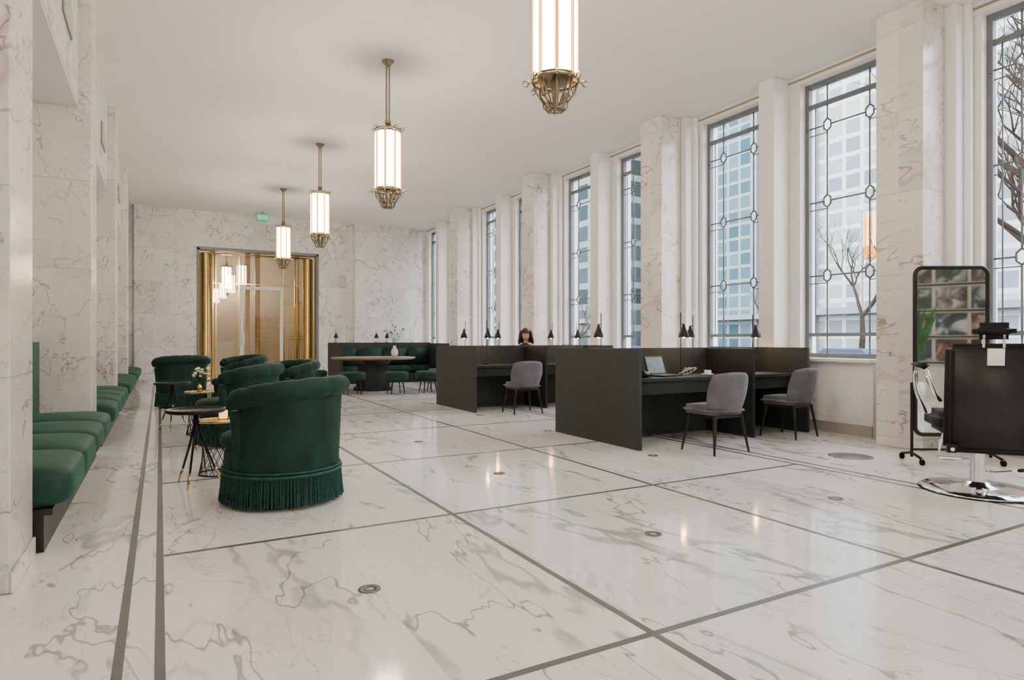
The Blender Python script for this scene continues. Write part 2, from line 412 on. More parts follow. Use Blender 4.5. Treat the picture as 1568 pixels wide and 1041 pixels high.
# left wall ----------------------------------------------------------------
b=B(); b.box(-1.45,XL,YR,YB,0,H,'marw'); b.make('wall_left')
for c in pill:
    b=B(); b.box(-.325,.325,-.29,.29,-H/2+.002,H/2-.001,'marp'); b.box(.325,.338,-.30,.30,-H/2+.002,-H/2+.10,'marp')
    b.make('marble_pilaster',(-.918,c,H/2),0,.006)
b=B()
for c in pill:
    a,cc=c+.295,min(c+P-.295,YB-.01)
    b.box(-1.25,-.70,a,cc,3.46,H-.001,'marw'); b.box(-1.25,-.705,a,cc,3.43,3.46,'whiteg')
b.make('wall_left_lintel')
for c in (P,2*P,3*P):
    b=B(); b.box(0,.012,-.3,.3,-.14,.14,'grille')
    for i in range(9): b.box(.012,.02,-.28,.28,-.12+.03*i-.006,-.12+.03*i+.004,'white')
    b.make('vent_grille',(-.70,c+2.7,3.98))
def bench(y0,y1,nm='banquette_bench'):
    L=y1-y0; b=B(); n=4; cl=L/n
    b.box(-.70,-.02,.02,L-.02,0,.215,'dark')
    b.box(-.70,.02,.01,L-.01,.2,.235,'dark')
    for i in range(n):
        b.cushion((-.27,cl*(i+.5),.34),(.76,cl+.004,.22),'velvetb',16,.03,8.0)
    b.rbox((-.58,L/2,.78),(.22,L-.02,.80),.05,'velvetb',4)
    b.make(nm,(-.53,y0,0))
for c in (P,2*P,3*P,4*P): bench(c+.31,min(c+P-.31,YB-.15))

# back wall with opening ----------------------------------------------------
X0,X1,ZT=.90,4.11,3.68
b=B()
b.box(-1.45,X0,YB,YB+.25,0,H,'marw'); b.box(X1,XW,YB,YB+.25,0,H,'marw'); b.box(X0,X1,YB,YB+.25,ZT,H,'marw')
b.make('wall_back')
boxobj('wall_back_pilaster',5.15,7.05,YB-.22,YB-.002,0.001,H-.001,'marw')
boxobj('wall_back_return',-.59,-.15,YB-.12,YB-.002,0.001,H-.001,'marw')
boxobj('wall_front',-1.45,XW,YR-.25,YR,0,H,'white')
b=B(); g=.05
b.box(X0-.02,X0+g,YB-.03,YB+.26,0,ZT,'grille'); b.box(X1-g,X1+.02,YB-.03,YB+.26,0,ZT,'grille'); b.box(X0-.02,X1+.02,YB-.03,YB+.26,ZT-g,ZT+.03,'grille')
b.make('trim_door_surround')
b=B()
b.box(.2,.3,YB+.25,25,0,4.5,'vest'); b.box(4.9,5.0,YB+.25,25,0,4.5,'vest'); b.box(.2,5.0,25,25.1,0,4.5,'vest')
b.make('wall_vestibule'); boxobj('ceiling_vestibule',.2,5.0,YB+.25,25.1,4.5,4.6,'vest')
for x,r in ((1.11,.15),(3.90,.15)):
    b=B(); b.lathe((0,0,0),[(r*1.15,0),(r*1.15,.1),(r,.12),(r,ZT-.1)],'brass',28); b.make('brass_column',(x,YB+.42,0))
for x,y in ((2.42,21.6),(2.72,21.6),(3.85,21.2),(1.40,21.4)):
    b=B(); b.lathe((0,0,0),[(.10,0),(.10,.1),(.08,.12),(.08,4.49)],'brass',24); b.make('brass_column',(x,y,0))
boxobj('wall_vestibule_partition',.32,4.88,24.0,24.08,.001,2.9,'vest')
b=B()
for x in (1.32,1.40,2.0,3.25,3.62): b.box(x-.014,x+.014,-.025,.025,0,3.62,'brass')
b.box(1.3,3.7,-.02,.02,2.76,2.79,'brass'); b.box(1.3,2.0,-.004,.004,.02,2.76,'vglass'); b.box(1.3,3.7,-.004,.004,2.8,3.6,'vglass')
b.box(1.0,4.0,-.025,.025,3.6,3.64,'brass')
b.make('door_1',(0,YB+.62,0))
b=B()
b.box(0,.09,-.03,.03,0.02,2.72,'whiteg'); b.box(1.1,1.19,-.03,.03,0.02,2.72,'whiteg'); b.box(.09,1.1,-.03,.03,2.62,2.72,'whiteg'); b.box(.09,1.1,-.03,.03,0.02,.22,'whiteg')
b.box(.09,1.1,-.004,.004,.2,2.62,'vglass')
b.box(.02,.12,-.05,-.03,1.0,1.35,'whiteg'); b.cyl((.06,-.09,1.02),(.06,-.09,1.33),.012,.012,'chrome',10); b.cyl((.06,-.09,1.06),(.06,-.03,1.06),.008,.008,'chrome',8); b.cyl((.06,-.09,1.3),(.06,-.03,1.3),.008,.008,'chrome',8)
b.make('door_2',(2.03,YB+.62,0))
b=B()
for i in range(12): b.box(.02+i*.055,.030+i*.055,-.01,.01,.25,2.3,'brass')
for z in (.05,.28,1.15,1.25,2.25): b.box(0,.65,-.015,.015,z,z+.03,'brass')
b.box(0,.03,-.02,.02,0,2.35,'brass'); b.box(.62,.65,-.02,.02,0,2.35,'brass')
b.make('brass_gate',(3.22,YB+.85,0))
b=B(); b.box(0,1.1,0,.5,0,1.05,'whiteg'); b.box(-.03,1.13,-.03,.53,1.05,1.1,'paper'); b.box(.1,1.0,-.012,0,.15,.9,'paper'); b.make('reception_counter',(1.0,22.6,0),0,.01)
def flowers(name,loc,hh=.30,leafy=.25,vk='ceramic',n=12,pet='petal',vr=.045,vh=.14):
    b=B(); b.lathe((0,0,0),[(0,0),(vr*.7,0),(vr,vh*.35),(vr*.9,vh*.6),(vr*.4,vh*.85),(vr*.5,vh)],vk,20)
    for i in range(n):
        a=2*pi*i/n+random.random(); r=leafy*random.uniform(.2,1); z=vh+hh*random.uniform(.5,1)
        p=Vector((r*math.cos(a),r*math.sin(a),z)); b.tube([(0,0,vh*.9),(p.x*.4,p.y*.4,vh+(z-vh)*.6),p],.0022,'leaf',5)
        if i%3: b.sph(p,(.022,.022,.018),pet,8,6)
        for q in range(3):
            t=.5+.18*q; c=Vector((p.x*t,p.y*t,vh+(z-vh)*t*1.05)); an=random.random()*6.3
            e=c+Vector((math.cos(an)*.06,math.sin(an)*.06,.02)); s_=Vector((-math.sin(an),math.cos(an),0))*.018
            b.add([c,(c+e)/2+s_,e,(c+e)/2-s_],[(0,1,2,3)],'leaf')
    return b.make(name,loc)
flowers('flower_vase',(1.5,22.85,1.103),.35,.25)

# ------------------------------------------------------------------ chandeliers
def chandelier_mesh():
    b=B()
    R=.128
    for i in range(8):
        a=2*pi*i/8+pi/8; x,y=R*math.cos(a),R*math.sin(a)
        b.cyl((x,y,0),(x,y,.70),.036,.036,'lamp',8,caps=False)
        a2=a+pi/8; x,y=(R+.022)*math.cos(a2),(R+.022)*math.sin(a2)
        b.cyl((x,y,-.02),(x,y,.72),.021,.021,'lampy',6,caps=False)
        x,y=(R+.045)*math.cos(a2),(R+.045)*math.sin(a2)
        b.cyl((x,y,-.02),(x,y,.72),.005,.005,'bronze',6,caps=False)
    b.cyl((0,0,0),(0,0,.7),.06,.06,'lampy',8)
    b.lathe((0,0,-.015),[(0,0),(.165,0),(.170,.008),(.165,.015),(0,.015)],'bronze',32)
    b.lathe((0,0,.70),[(.165,0),(.170,.008),(.165,.015),(.10,.015),(.10,0),(.165,0)],'bronze',32)
    for z in (-.03,.735): b.ring((0,0,z),.170,.009,'bronze',32,6)
    for i in range(8):
        a=2*pi*i/8; ca,sa=math.cos(a),math.sin(a)
        def rp(r,z): return (r*ca,r*sa,z)
        cur=[rp(.17,-.02),rp(.20,-.05)]+[rp(.215+.022*math.cos(t),-.045+.022*math.sin(t)) for t in [(-2.0+j*.7) for j in range(8)]]
        b.tube(cur,.006,'bronze',6)
        cur=[rp(.10,.76),rp(.16,.765)]+[rp(.185+.018*math.cos(t),.755+.018*math.sin(t)) for t in [(2.0-j*.7) for j in range(8)]]
        b.tube(cur,.005,'bronze',6)
        b.tube([rp(.155,-.04),rp(.15,-.10),rp(.115,-.15),rp(.09,-.19),rp(.085,-.225),rp(.06,-.245),rp(.03,-.235)],.0075,'bronze',6)
        b.tube([rp(.11,-.04),rp(.10,-.11),rp(.06,-.16),rp(.045,-.20)],.006,'bronze',6)
    b.ring((0,0,-.15),.115,.006,'bronze',28,6); b.ring((0,0,-.235),.07,.006,'bronze',24,6)
    b.lathe((0,0,0),[(0,-.25),(.022,-.235),(.028,-.2),(.02,-.17),(.03,-.1),(.03,-.02)],'bronze',16)
    b.lathe((0,0,.72),[(.10,.0),(.095,.03),(.06,.045),(.045,.08),(.03,.10),(.0,.10)],'bronze',24)
    for dx in (-.018,.018): b.cyl((dx,0,.80),(dx,0,1.56),.011,.011,'bronze',10)
    b.cyl((0,0,.82),(0,0,.86),.04,.04,'bronze',16)
    b.lathe((0,0,1.62),[(0,-.06),(.035,-.06),(.045,-.05),(.05,-.03),(.075,-.015),(.08,0),(0,0)],'bronze',28)
    return b
cm=None
for x,y,z in ((2.53,3.9,3.07),(2.53,7.8,3.07),(2.53,11.7,3.07),(2.53,15.6,3.07),(2.53,0,3.07),(2.53,-3.3,3.07),(1.95,23.2,2.88)):
    if cm is None: o=chandelier_mesh().make('pendant_chandelier',(x,y,z)); cm=o.data
    else: o=B().make('pendant_chandelier',(x,y,z),data=cm)
    o.rotation_euler[2]=-math.radians(29)

# ------------------------------------------------------------------ desks
def desks(Y0,xd,xa=4.34,xb=7.08,nm='workstation_desk'):
    b=B(); W=xb-xa; D=1.59; hh=1.055
    b.box(0,.04,0,D,0,hh,'darkp'); b.box(W-.04,W,0,D,0,hh,'darkp')
    b.box(.04,W-.04,D/2-.02,D/2+.02,0,hh,'darkp')
    q=xd-xa; b.box(q-.02,q+.02,.04,D-.04,0,hh-.01,'dark')
    for (a,c) in ((.04,q-.02),(q+.02,W-.04)):
        b.box(a,c,.10,D/2-.02,.70,.74,'dark'); b.box(a,c,D/2+.02,D-.10,.70,.74,'dark')
        b.box(a,c,.16,.18,.56,.70,'dark'); b.box(a,c,D-.18,D-.16,.56,.70,'dark')
    return b.make(nm,(xa,Y0,0),0,.003)
desks(5.10,6.12); desks(9.02,5.70)
def desk_lamp(x,y,z=.742,arm=(0,-1),on=True):
    b=B(); b.lathe((0,0,0),[(0,0),(.06,0),(.06,.012),(.012,.018),(0,.018)],'black',20)
    b.cyl((0,0,.015),(0,0,.74),.0055,.0055,'black',8)
    ax,ay=arm[0]*.05,arm[1]*.05
    b.tube([(0,0,.60),(ax*.5,ay*.5,.605),(ax,ay,.59)],.005,'black',6)
    b.lathe((ax,ay,.44),[(.062,0),(.060,.03),(.045,.07),(.025,.11),(.014,.16),(0,.165)],'black',24)
    b.lathe((ax,ay,.44),[(.059,0.001),(.057,.03),(.042,.068),(.02,.1)],'brass',24)
    if on: b.sph((ax,ay,.446),.014,'bulb',6,4)
    b.make('desk_lamp',(x,y,z))
for x,y in ((5.50,5.70),(6.76,5.70)): desk_lamp(x,y)
for x,y in ((4.72,6.25),(6.3,6.3)): desk_lamp(x,y,arm=(0,1))
for x,y in ((4.85,9.62),(6.7,9.62)): desk_lamp(x,y)
for x,y in ((4.72,10.2),(5.40,10.2),(6.55,10.2)): desk_lamp(x,y,arm=(0,1))

def chair_b():
    b=B()
    b.rbox((0,.02,.435),(.48,.46,.10),.04,'greyfab',4)
    def f(u,v):
        s_=u*2-1; w_=.205+.06*math.sin(pi*min(1,v*.78+.05))
        return (w_*s_, -.225-.055*v+.13*abs(s_)**2.5*(1-.35*v), .43+.395*v-.03*abs(s_)**3*v)
    b.sheet(f,20,14,.055,'greyfab')
    b.box(-.20,.20,-.18,.20,.36,.39,'blackwood')
    for sx in (-1,1):
        for sy in (-1,1): b.cyl((sx*.19,sy*.17,.39),(sx*.245,sy*.225,0),.019,.011,'blackwood',10)
    return b
cb=None
def desk_chair(x,y,rz=0):
    global cb
    if cb is None: o=chair_b().make('upholstered_desk_chair',(x,y,0),rz); cb=o.data
    else: o=B().make('upholstered_desk_chair',(x,y,0),rz,data=cb)
desk_chair(5.03,4.72); desk_chair(6.58,5.02,math.radians(8)); desk_chair(5.00,8.66,math.radians(-5)); desk_chair(5.62,13.6,math.radians(60))
desk_chair(6.36,11.09,pi)

b=B(); b.box(-.16,.16,-.11,.11,0,.015,'black'); mt=Matrix.Translation((0,.11,.015))@Matrix.Rotation(math.radians(-18),4,'X')
b.box(-.16,.16,0,.012,0,.22,'black',mt); b.box(-.148,.148,-.002,0,.015,.205,'screen',mt)
for r in range(4): b.box(-.14,.14,-.03+.025*r,-.012+.025*r,.015,.018,'grille')
b.make('laptop',(5.0,5.42,.741),math.radians(10),.002)
b=B(); b.rbox((0,0,.03),(.18,.20,.05),.015,'black',2); b.rbox((-.06,0,.07),(.045,.20,.035),.015,'black',3); b.box(0,.07,-.02,.07,.055,.06,'grille')
for i in range(3):
    for j in range(3): b.box(.0+.024*i,.016+.024*i,-.085+.02*j,-.072+.02*j,.053,.060,'paper')
b.make('desk_telephone',(4.62,5.40,.741),math.radians(15))
b=B(); b.lathe((0,0,0),[(0,.004),(.055,.004),(.07,.015),(.068,.018),(.03,.010),(.03,.012),(.04,.06),(.036,.06),(.027,.016),(0,.016)],'paper',24); b.tube([(.038,0,.05),(.06,0,.045),(.058,0,.025),(.034,0,.022)],.004,'paper',6); b.make('coffee_cup',(5.56,5.33,.741))
b=B()
pts=[(.12*math.sin(i*.8)*(1-i*.02),.06*math.cos(i*1.1),.006+.09*(math.sin(i*.55)**2)) for i in range(22)]
b.tube(pts,.004,'paper',6); b.make('white_cable',(5.33,5.42,.741))

# ------------------------------------------------------------------ armchairs
def armchair_b():
    b=B(); # faces +x
    def el(t,r): 
        k=1.0+.10*max(0,math.cos(t)); return (r*k*math.cos(t), r*math.sin(t))
    vs=[];fs=[]
    for r,z in ((.372,.21),(.380,.05)):
        for i in range(64): vs.append((*el(2*pi*i/64,r),z))
    b.add(vs,[(i,(i+1)%64,64+(i+1)%64,64+i) for i in range(64)],'velvet',True)
    rnd=random.Random(4); n=230
    for i in range(n):
        t=2*pi*i/n+rnd.uniform(-.006,.006); d=rnd.uniform(-.01,.012)
        x0,y0=el(t,.382); x1,y1=el(t+d*.5,.388); x2,y2=el(t+d,.393+rnd.uniform(-.004,.006))
        b.tube([(x0,y0,.205),(x1,y1,.12),(x2,y2,.018+rnd.uniform(0,.010))],[.0032,.0038,.0042],'fringe',4,caps=False)
    def loop(r,z,rad,k):
        b.tube([(*el(2*pi*i/64,r),z) for i in range(64)],rad,k,8,closed=True)
    loop(.382,.210,.011,'fringe'); loop(.378,.232,.008,'fringe')
    vs=[];fs=[];prof=[(.0,.04),(.355,.04),(.365,.20),(.372,.24),(.368,.33),(.355,.36),(.0,.36)]
    for r,z in prof:
        for i in range(48): vs.append((*el(2*pi*i/48,r),z))
    for j in range(len(prof)-1):
        for i in range(48): fs.append((j*48+i,j*48+(i+1)%48,(j+1)*48+(i+1)%48,(j+1)*48+i))
    b.add(vs,fs,'velvet',True)
    vs=[];fs=[];prof=[(.0,.34),(.35,.34),(.385,.37),(.395,.40),(.38,.44),(.34,.46),(.2,.475),(0,.48)]
    for r,z in prof:
        for i in range(48): x,y=el(2*pi*i/48,r); vs.append((x+.02,y*.88,z))
    for j in range(len(prof)-1):
        for i in range(48): fs.append((j*48+i,j*48+(i+1)%48,(j+1)*48+(i+1)%48,(j+1)*48+i))
    b.add(vs,fs,'velvet',True)
    A=math.radians(108)
    def top(s_): return .755-.08*abs(s_)**2.2
    def f(u,v):
        s_=u*2-1; t=pi+s_*A; r=.325+.022*v+.003*math.sin(u*44)*v; z=.22+(top(s_)-.22)*v
        return (r*math.cos(t),r*math.sin(t),z)
    b.sheet(f,60,12,.085,'velvet')
    nn=140; pts=[];rad=[]
    for i in range(nn+1):
        s_=i/nn*2-1; t=pi+s_*(A+.02); r=.378
        pts.append((r*math.cos(t),r*math.sin(t),top(s_)+.01)); 
        e=min(1,(1-abs(s_))*18+.45); rad.append((.066-.005*abs(math.sin(s_*13))**10)*e)
    b.tube(pts,rad,'velvet',16)
    for sg in (-1,1):
        t=pi+sg*(A+.02); b.sph((.378*math.cos(t),.378*math.sin(t),top(1)+.005),(.05,.05,.055),'velvet',14,10)
        b.tube([(.335*math.cos(t),.335*math.sin(t),.25),(.345*math.cos(t),.345*math.sin(t),.45),(.36*math.cos(t),.36*math.sin(t),.62)],[.045,.045,.05],'velvet',10)
    b.lathe((0,0,0),[(.30,0),(.30,.05),(0,.05)],'black',24)
    return b
ab=None
def armchair(x,y,deg):
    global ab
    if ab is None: o=armchair_b().make('green_velvet_armchair',(x,y,0),math.radians(deg)); ab=o.data
    else: o=B().make('green_velvet_armchair',(x,y,0),math.radians(deg),data=ab)
    o.scale=(1.04,1.04,1.08)
armchair(.79,4.83,136); armchair(.80,7.72,165); armchair(1.40,8.62,200); armchair(.33,12.4,100); armchair(1.22,12.0,200)

def side_table(x,y,rz=0):
    b=B(); b.lathe((0,0,0),[(0,.575),(.205,.575),(.215,.582),(.215,.605),(.205,.605),(.20,.592),(0,.592)],'blackwood',40)
    b.lathe((0,0,0),[(0,.50),(.03,.50),(.02,.53),(.02,.575),(0,.575)],'black',16)
    b.cyl((0,0,.28),(0,0,.5),.011,.011,'black',10); b.sph((0,0,.30),.02,'brass',10,8)
    for i in range(3):
        a=2*pi*i/3; c,s_=math.cos(a),math.sin(a)
        b.tube([(c*.01,s_*.01,.50),(c*.06,s_*.06,.33),(c*.14,s_*.14,.12)],.009,'black',8)
        b.tube([(c*.14,s_*.14,.12),(c*.19,s_*.19,.0)],[.010,.008],'brass',8)
    b.make('tripod_side_table',(x,y,0),rz)
side_table(.25,5.62,math.radians(250)); side_table(.14,9.3,.4)
def wire_table(x,y,h=.46,R=.17):
    b=B(); b.lathe((0,0,0),[(0,h-.012),(R,h-.012),(R+.004,h-.006),(R,h),(0,h)],'brass',36); b.ring((0,0,h),R+.002,.008,'brass',32,6)
    b.ring((0,0,.008),R*.9,.006,'black',32,6); b.ring((0,0,h*.5),R*.62,.003,'black',32,6)
    n=16
    for i in range(n):
        for sg in (1,-1):
            a=2*pi*i/n; a2=a+sg*1.3
            b.cyl((R*.95*math.cos(a),R*.95*math.sin(a),h-.012),(R*.9*math.cos(a2),R*.9*math.sin(a2),.008),.0028,.0028,'black',5)
    b.make('wire_basket_table',(x,y,0))
wire_table(.44,6.0); wire_table(.42,8.6,.52,.16)
flowers('flower_vase',(.42,8.6,.523),.18,.12,'brass',20,vr=.035,vh=.10)
b=B(); b.lathe((0,0,0),[(0,0),(.03,0),(.035,.02),(.035,.07),(.031,.07),(.031,.01),(0,.01)],'lampy',20); b.sph((0,0,.04),.010,'lampy',8,6); b.make('candle_holder',(.48,6.02,.47))

# ------------------------------------------------------------------ round table group
b=B(); b.lathe((0,0,0),[(0,.71),(.90,.71),(.95,.725),(.95,.75),(.94,.757),(0,.757)],'wood',64)
b.lathe((0,0,0),[(.46,0),(.46,.08),(.40,.09),(.36,.6),(.42,.70),(0,.71)],'dark',8,False); b.make('round_dining_table',(4.30,14.30,0))
flowers('flower_vase',(4.75,14.15,.758),.50,.32,'petal',16,'leaf',vr=.08,vh=.26)
def stool(x,y):
    b=B()
    b.lathe((0,0,0),[(0,.31),(.25,.31),(.265,.33),(.275,.42),(.265,.455),(.23,.475),(0,.485)],'velvet',32)
    for i in range(4):
        a=pi/4+pi/2*i; b.cyl((.15*math.cos(a),.15*math.sin(a),.31),(.21*math.cos(a),.21*math.sin(a),0),.018,.010,'blackwood',8)
    b.make('round_stool',(x,y,0))
for x,y in ((4.40,13.02),(3.55,13.30),(3.02,14.5),(5.10,12.95)): stool(x,y)
b=B(); W=2.9
b.box(0,.05,0,1.35,0,1.06,'darkp'); b.box(0,W,1.35,1.40,0,1.08,'darkp'); b.box(W-.05,W,0,1.35,0,1.06,'darkp')
b.box(.05,W-.05,.80,1.35,0,.25,'dark')
for i in range(4):
    cw=(W-.1)/4; b.rbox((.05+cw*(i+.5),1.05,.35),(cw-.004,.58,.2),.06,'velvet'); b.rbox((.05+cw*(i+.5),1.28,.68),(cw-.004,.12,.5),.05,'velvet')
b.make('banquette_booth',(3.9,15.7,0))
for x in (4.1,5.2,5.5):
    b=B(); b.lathe((0,0,0),[(0,0),(.04,0),(.04,.01),(0,.012)],'black',16); b.cyl((0,0,.01),(0,0,.36),.006,.006,'black',8); b.lathe((0,-.05,.12),[(.062,0),(.05,.06),(.02,.12),(0,.14)],'black',20); b.tube([(0,0,.27),(0,-.03,.28),(0,-.05,.25)],.005,'black',6)
    b.make('desk_lamp',(x,17.075,1.081))
b=B(); b.box(-.16,.16,-.02,.02,-.10,.08,'grille'); b.box(-.15,.15,-.024,-.02,-.09,.07,'exit'); b.box(-.10,-.03,-.027,-.024,-.05,.04,'paper'); b.add([(.02,-.027,-.01),(.08,-.027,-.01),(.08,-.027,-.04),(.12,-.027,.0),(.08,-.027,.04),(.08,-.027,.01),(.02,-.027,.01)],[(0,1,2,3,4,5,6)],'paper'); b.cyl((0,0,.08),(0,0,.16),.008,.008,'grille',8)
b.make('exit_sign',(2.47,18.6,4.53))

# ------------------------------------------------------------------ salon chair (faces +y local)
b=B()
b.lathe((0,0,0),[(.385,0),(.385,.012),(.37,.022),(.20,.036),(.09,.05),(.07,.075),(0,.075)],'chrome',64)
b.lathe((0,0,0),[(.385,0),(.392,.004),(.385,.012)],'black',48)
b.cyl((0,0,.05),(0,0,.30),.055,.05,'chrome',28); b.cyl((0,0,.28),(0,0,.44),.032,.032,'chrome',24); b.ring((0,0,.30),.05,.008,'chrome',28)
b.box(-.16,.16,-.16,.16,.42,.445,'black')
b.tube([(.05,0,.16),(.10,-.03,.15),(.19,-.05,.17),(.24,-.05,.18)],.009,'chrome',8); b.cyl((.24,-.05,.18),(.30,-.05,.19),.014,.014,'black',10)
b.rbox((0,.04,.52),(.60,.54,.16),.05,'leather',4)
bt=Matrix.Translation((0,-.25,.0))@Matrix.Rotation(math.radians(5),4,'X')
b.rbox((0,-.01,.73),(.58,.10,.80),.045,'leather',5,bt)
b.rbox((0,-.056,.73),(.50,.02,.72),.009,'leather2',3,bt)
b.tube([tuple(bt@Vector(p)) for p in ((-.262,-.060,.37),(-.262,-.060,1.08),(.262,-.060,1.08),(.262,-.060,.37))],.006,'leather',6,closed=True)
for sx in (-1,1):
    b.box(sx*.25-.03,sx*.25+.03,-.080,-.05,.34,.40,'black',bt)
    b.cyl(tuple(bt@Vector((sx*.25,-.08,.37))),tuple(bt@Vector((sx*.25,-.10,.37))),.014,.014,'chrome',10)
    b.tube([(sx*.29,-.22,.70),(sx*.34,-.27,.76),(sx*.375,-.29,.84),(sx*.38,-.24,.91),(sx*.38,-.05,.93),(sx*.38,.12,.92),(sx*.38,.21,.87),(sx*.37,.20,.74),(sx*.31,.16,.56)],.016,'chrome',10)
    b.rbox((sx*.38,.0,.955),(.070,.34,.04),.016,'leather',3)
    b.box(sx*.06-.008,sx*.06+.008,-.02,.0,1.1,1.22,'chrome',bt)
b.rbox((0,-.01,1.22),(.26,.11,.12),.045,'leather',5,bt)
b.box(-.05,.05,-.076,-.066,.98,1.10,'paper',bt)
b.tube([(-.15,.25,.46),(-.16,.40,.30),(-.16,.46,.16),(.16,.46,.16),(.16,.40,.30),(.15,.25,.46)],.011,'chrome',8); b.box(-.16,.16,.42,.52,.15,.165,'chrome')
b.make('salon_chair',(5.46,2.50,0),math.radians(-51))

# ------------------------------------------------------------------ mirror (faces -y local)
b=B(); w_,z0,z1=.325,.26,1.83
def rr(w_,z0,z1,r,n=6,y=0):
    pts=[]
    for cx,cz,a0 in ((w_-r,z1-r,0),(-w_+r,z1-r,pi/2),(-w_+r,z0+r,pi),(w_-r,z0+r,3*pi/2)):
        for i in range(n+1): a=a0+pi/2*i/n; pts.append((cx+r*math.cos(a),y,cz+r*math.sin(a)))
    return pts
pf=rr(w_,z0,z1,.07); b.tube(pf,.020,'black',10,closed=True)
pm=rr(w_-.01,z0+.01,z1-.01,.06,y=-.004); b.add(pm,[list(range(len(pm)))],'mirror')
pm=rr(w_-.01,z0+.01,z1-.01,.06,y=.012); b.add(pm,[list(range(len(pm)))],'black')
for sx in (-1,1):
    b.cyl((sx*.355,0,.05),(sx*.355,0,.75),.013,.013,'black',10)
    b.cyl((sx*.32,0,.55),(sx*.355,0,.55),.010,.010,'black',8)
    b.tube([(sx*.355,-.17,.055),(sx*.355,0,.09),(sx*.355,.17,.055)],.013,'black',8)
    for sy in (-1,1): b.cyl((sx*.355-.012,sy*.17,.028),(sx*.355+.012,sy*.17,.028),.028,.028,'rubber',16); b.cyl((sx*.355,sy*.17,.03),(sx*.355,sy*.17,.06),.01,.01,'chrome',8)
b.cyl((-.355,0,.12),(.355,0,.12),.011,.011,'black',8)
b.make('standing_mirror',(6.50,3.20,0),-math.radians(33))

# display of photographs + plant behind the viewpoint (what the mirror looks at)
b=B(); b.box(0,1.72,-.03,0,0,2.7,'vest')
pal=[(.20,.10,.09),(.06,.11,.08),(.50,.46,.42),(.07,.09,.13),(.24,.19,.14),(.03,.03,.035),(.20,.17,.18),(.11,.16,.15)]
for i,c in enumerate(pal):
    m,nt,bb=new_mat('photo_print_%d'%i); tc=nt.nodes.new('ShaderNodeTexCoord'); n=nt.nodes.new('ShaderNodeTexNoise'); n.inputs['Scale'].default_value=4; n.inputs['Detail'].default_value=3; n.inputs['Distortion'].default_value=.6
    cr=nt.nodes.new('ShaderNodeValToRGB'); e=cr.color_ramp.elements; e[0].position=.36; e[0].color=(.05,.05,.05,1); e[1].position=.66; e[1].color=(.55,.52,.49,1)
    k=cr.color_ramp.elements.new(.5); k.color=(*c,1)
    nt.links.new(tc.outputs['Object'],n.inputs['Vector']); nt.links.new(n.outputs['Fac'],cr.inputs[0]); nt.links.new(cr.outputs[0],bb.inputs['Base Color']); bb.inputs['Roughness'].default_value=.35
    M['ma%d'%i]=m
for r in range(1,5):
    b.box(0,1.72,0,.06,.20+r*.50,.22+r*.50,'black')
    for c in range(3):
        b.box(.05+c*.56,.55+c*.56,0,.02,.25+r*.50,.66+r*.50,'ma%d'%((r*3+c*5)%8))
b.make('photo_display_wall',(5.35,YR+.045,0))
b=B(); b.lathe((0,0,0),[(0,0),(.18,0),(.24,.45),(.22,.45),(.2,.4),(0,.4)],'ceramic',24)
for i in range(90):
    a=random.random()*6.3; l=random.uniform(.5,1.4); tip=Vector((math.cos(a)*l*.32,math.sin(a)*l*.32,.4+l)); c=Vector((0,0,.42)); mid=(c+tip)/2+Vector((0,0,.15)); sd=Vector((-math.sin(a),math.cos(a),0))*.05
    b.add([c,mid+sd,tip,mid-sd],[(0,1,2,3)],'leaf')
b.make('potted_plant',(5.72,-2.2,0))

# ------------------------------------------------------------------ seated woman
emp=bpy.data.objects.new('seated_woman',None); COL.objects.link(emp); emp.location=(6.36,10.92,0)
def skin(name,verts,edges,k,par,sub=2,root=0):
    me=bpy.data.meshes.new(name); me.from_pydata([v[0] for v in verts],edges,[]); o=bpy.data.objects.new(name,me); COL.objects.link(o); me.materials.append(M[k])
    md=o.modifiers.new('skin','SKIN')
    for i,v in enumerate(verts):
        sv=me.skin_vertices[0].data[i]; r=v[1]; sv.radius=(r,r) if not isinstance(r,tuple) else r; sv.use_root=(i==root)
    md.use_smooth_shade=True
    ss=o.modifiers.new('sub','SUBSURF'); ss.levels=sub; ss.render_levels=sub
    o.parent=par; return o
V=[((0,0.02,.56),(.16,.12)),((0,.03,.70),(.14,.11)),((0,.02,.86),(.155,.115)),((0,0,.99),(.15,.10)),((0,-.01,1.06),(.07,.065)),((0,-.02,1.10),.055),
 ((.16,0,1.0),.062),((.23,-.05,.86),.048),((.22,-.22,.79),.04),((.15,-.37,.79),.03),
 ((-.16,0,1.0),.062),((-.23,-.05,.86),.048),((-.22,-.22,.79),.04),((-.15,-.37,.79),.03),
 ((.10,-.04,.54),.09),((.11,-.42,.53),.066),((.11,-.44,.28),.052),((.11,-.42,.09),.038),((.11,-.54,.05),.035),
 ((-.10,-.04,.54),.09),((-.11,-.42,.53),.066),((-.11,-.44,.28),.052),((-.11,-.42,.09),.038),((-.11,-.54,.05),.035)]
E=[(0,1),(1,2),(2,3),(3,4),(4,5),(3,6),(6,7),(7,8),(8,9),(3,10),(10,11),(11,12),(12,13),(0,14),(14,15),(15,16),(16,17),(17,18),(0,19),(19,20),(20,21),(21,22),(22,23)]
skin('body',V,E,'cloth',emp)
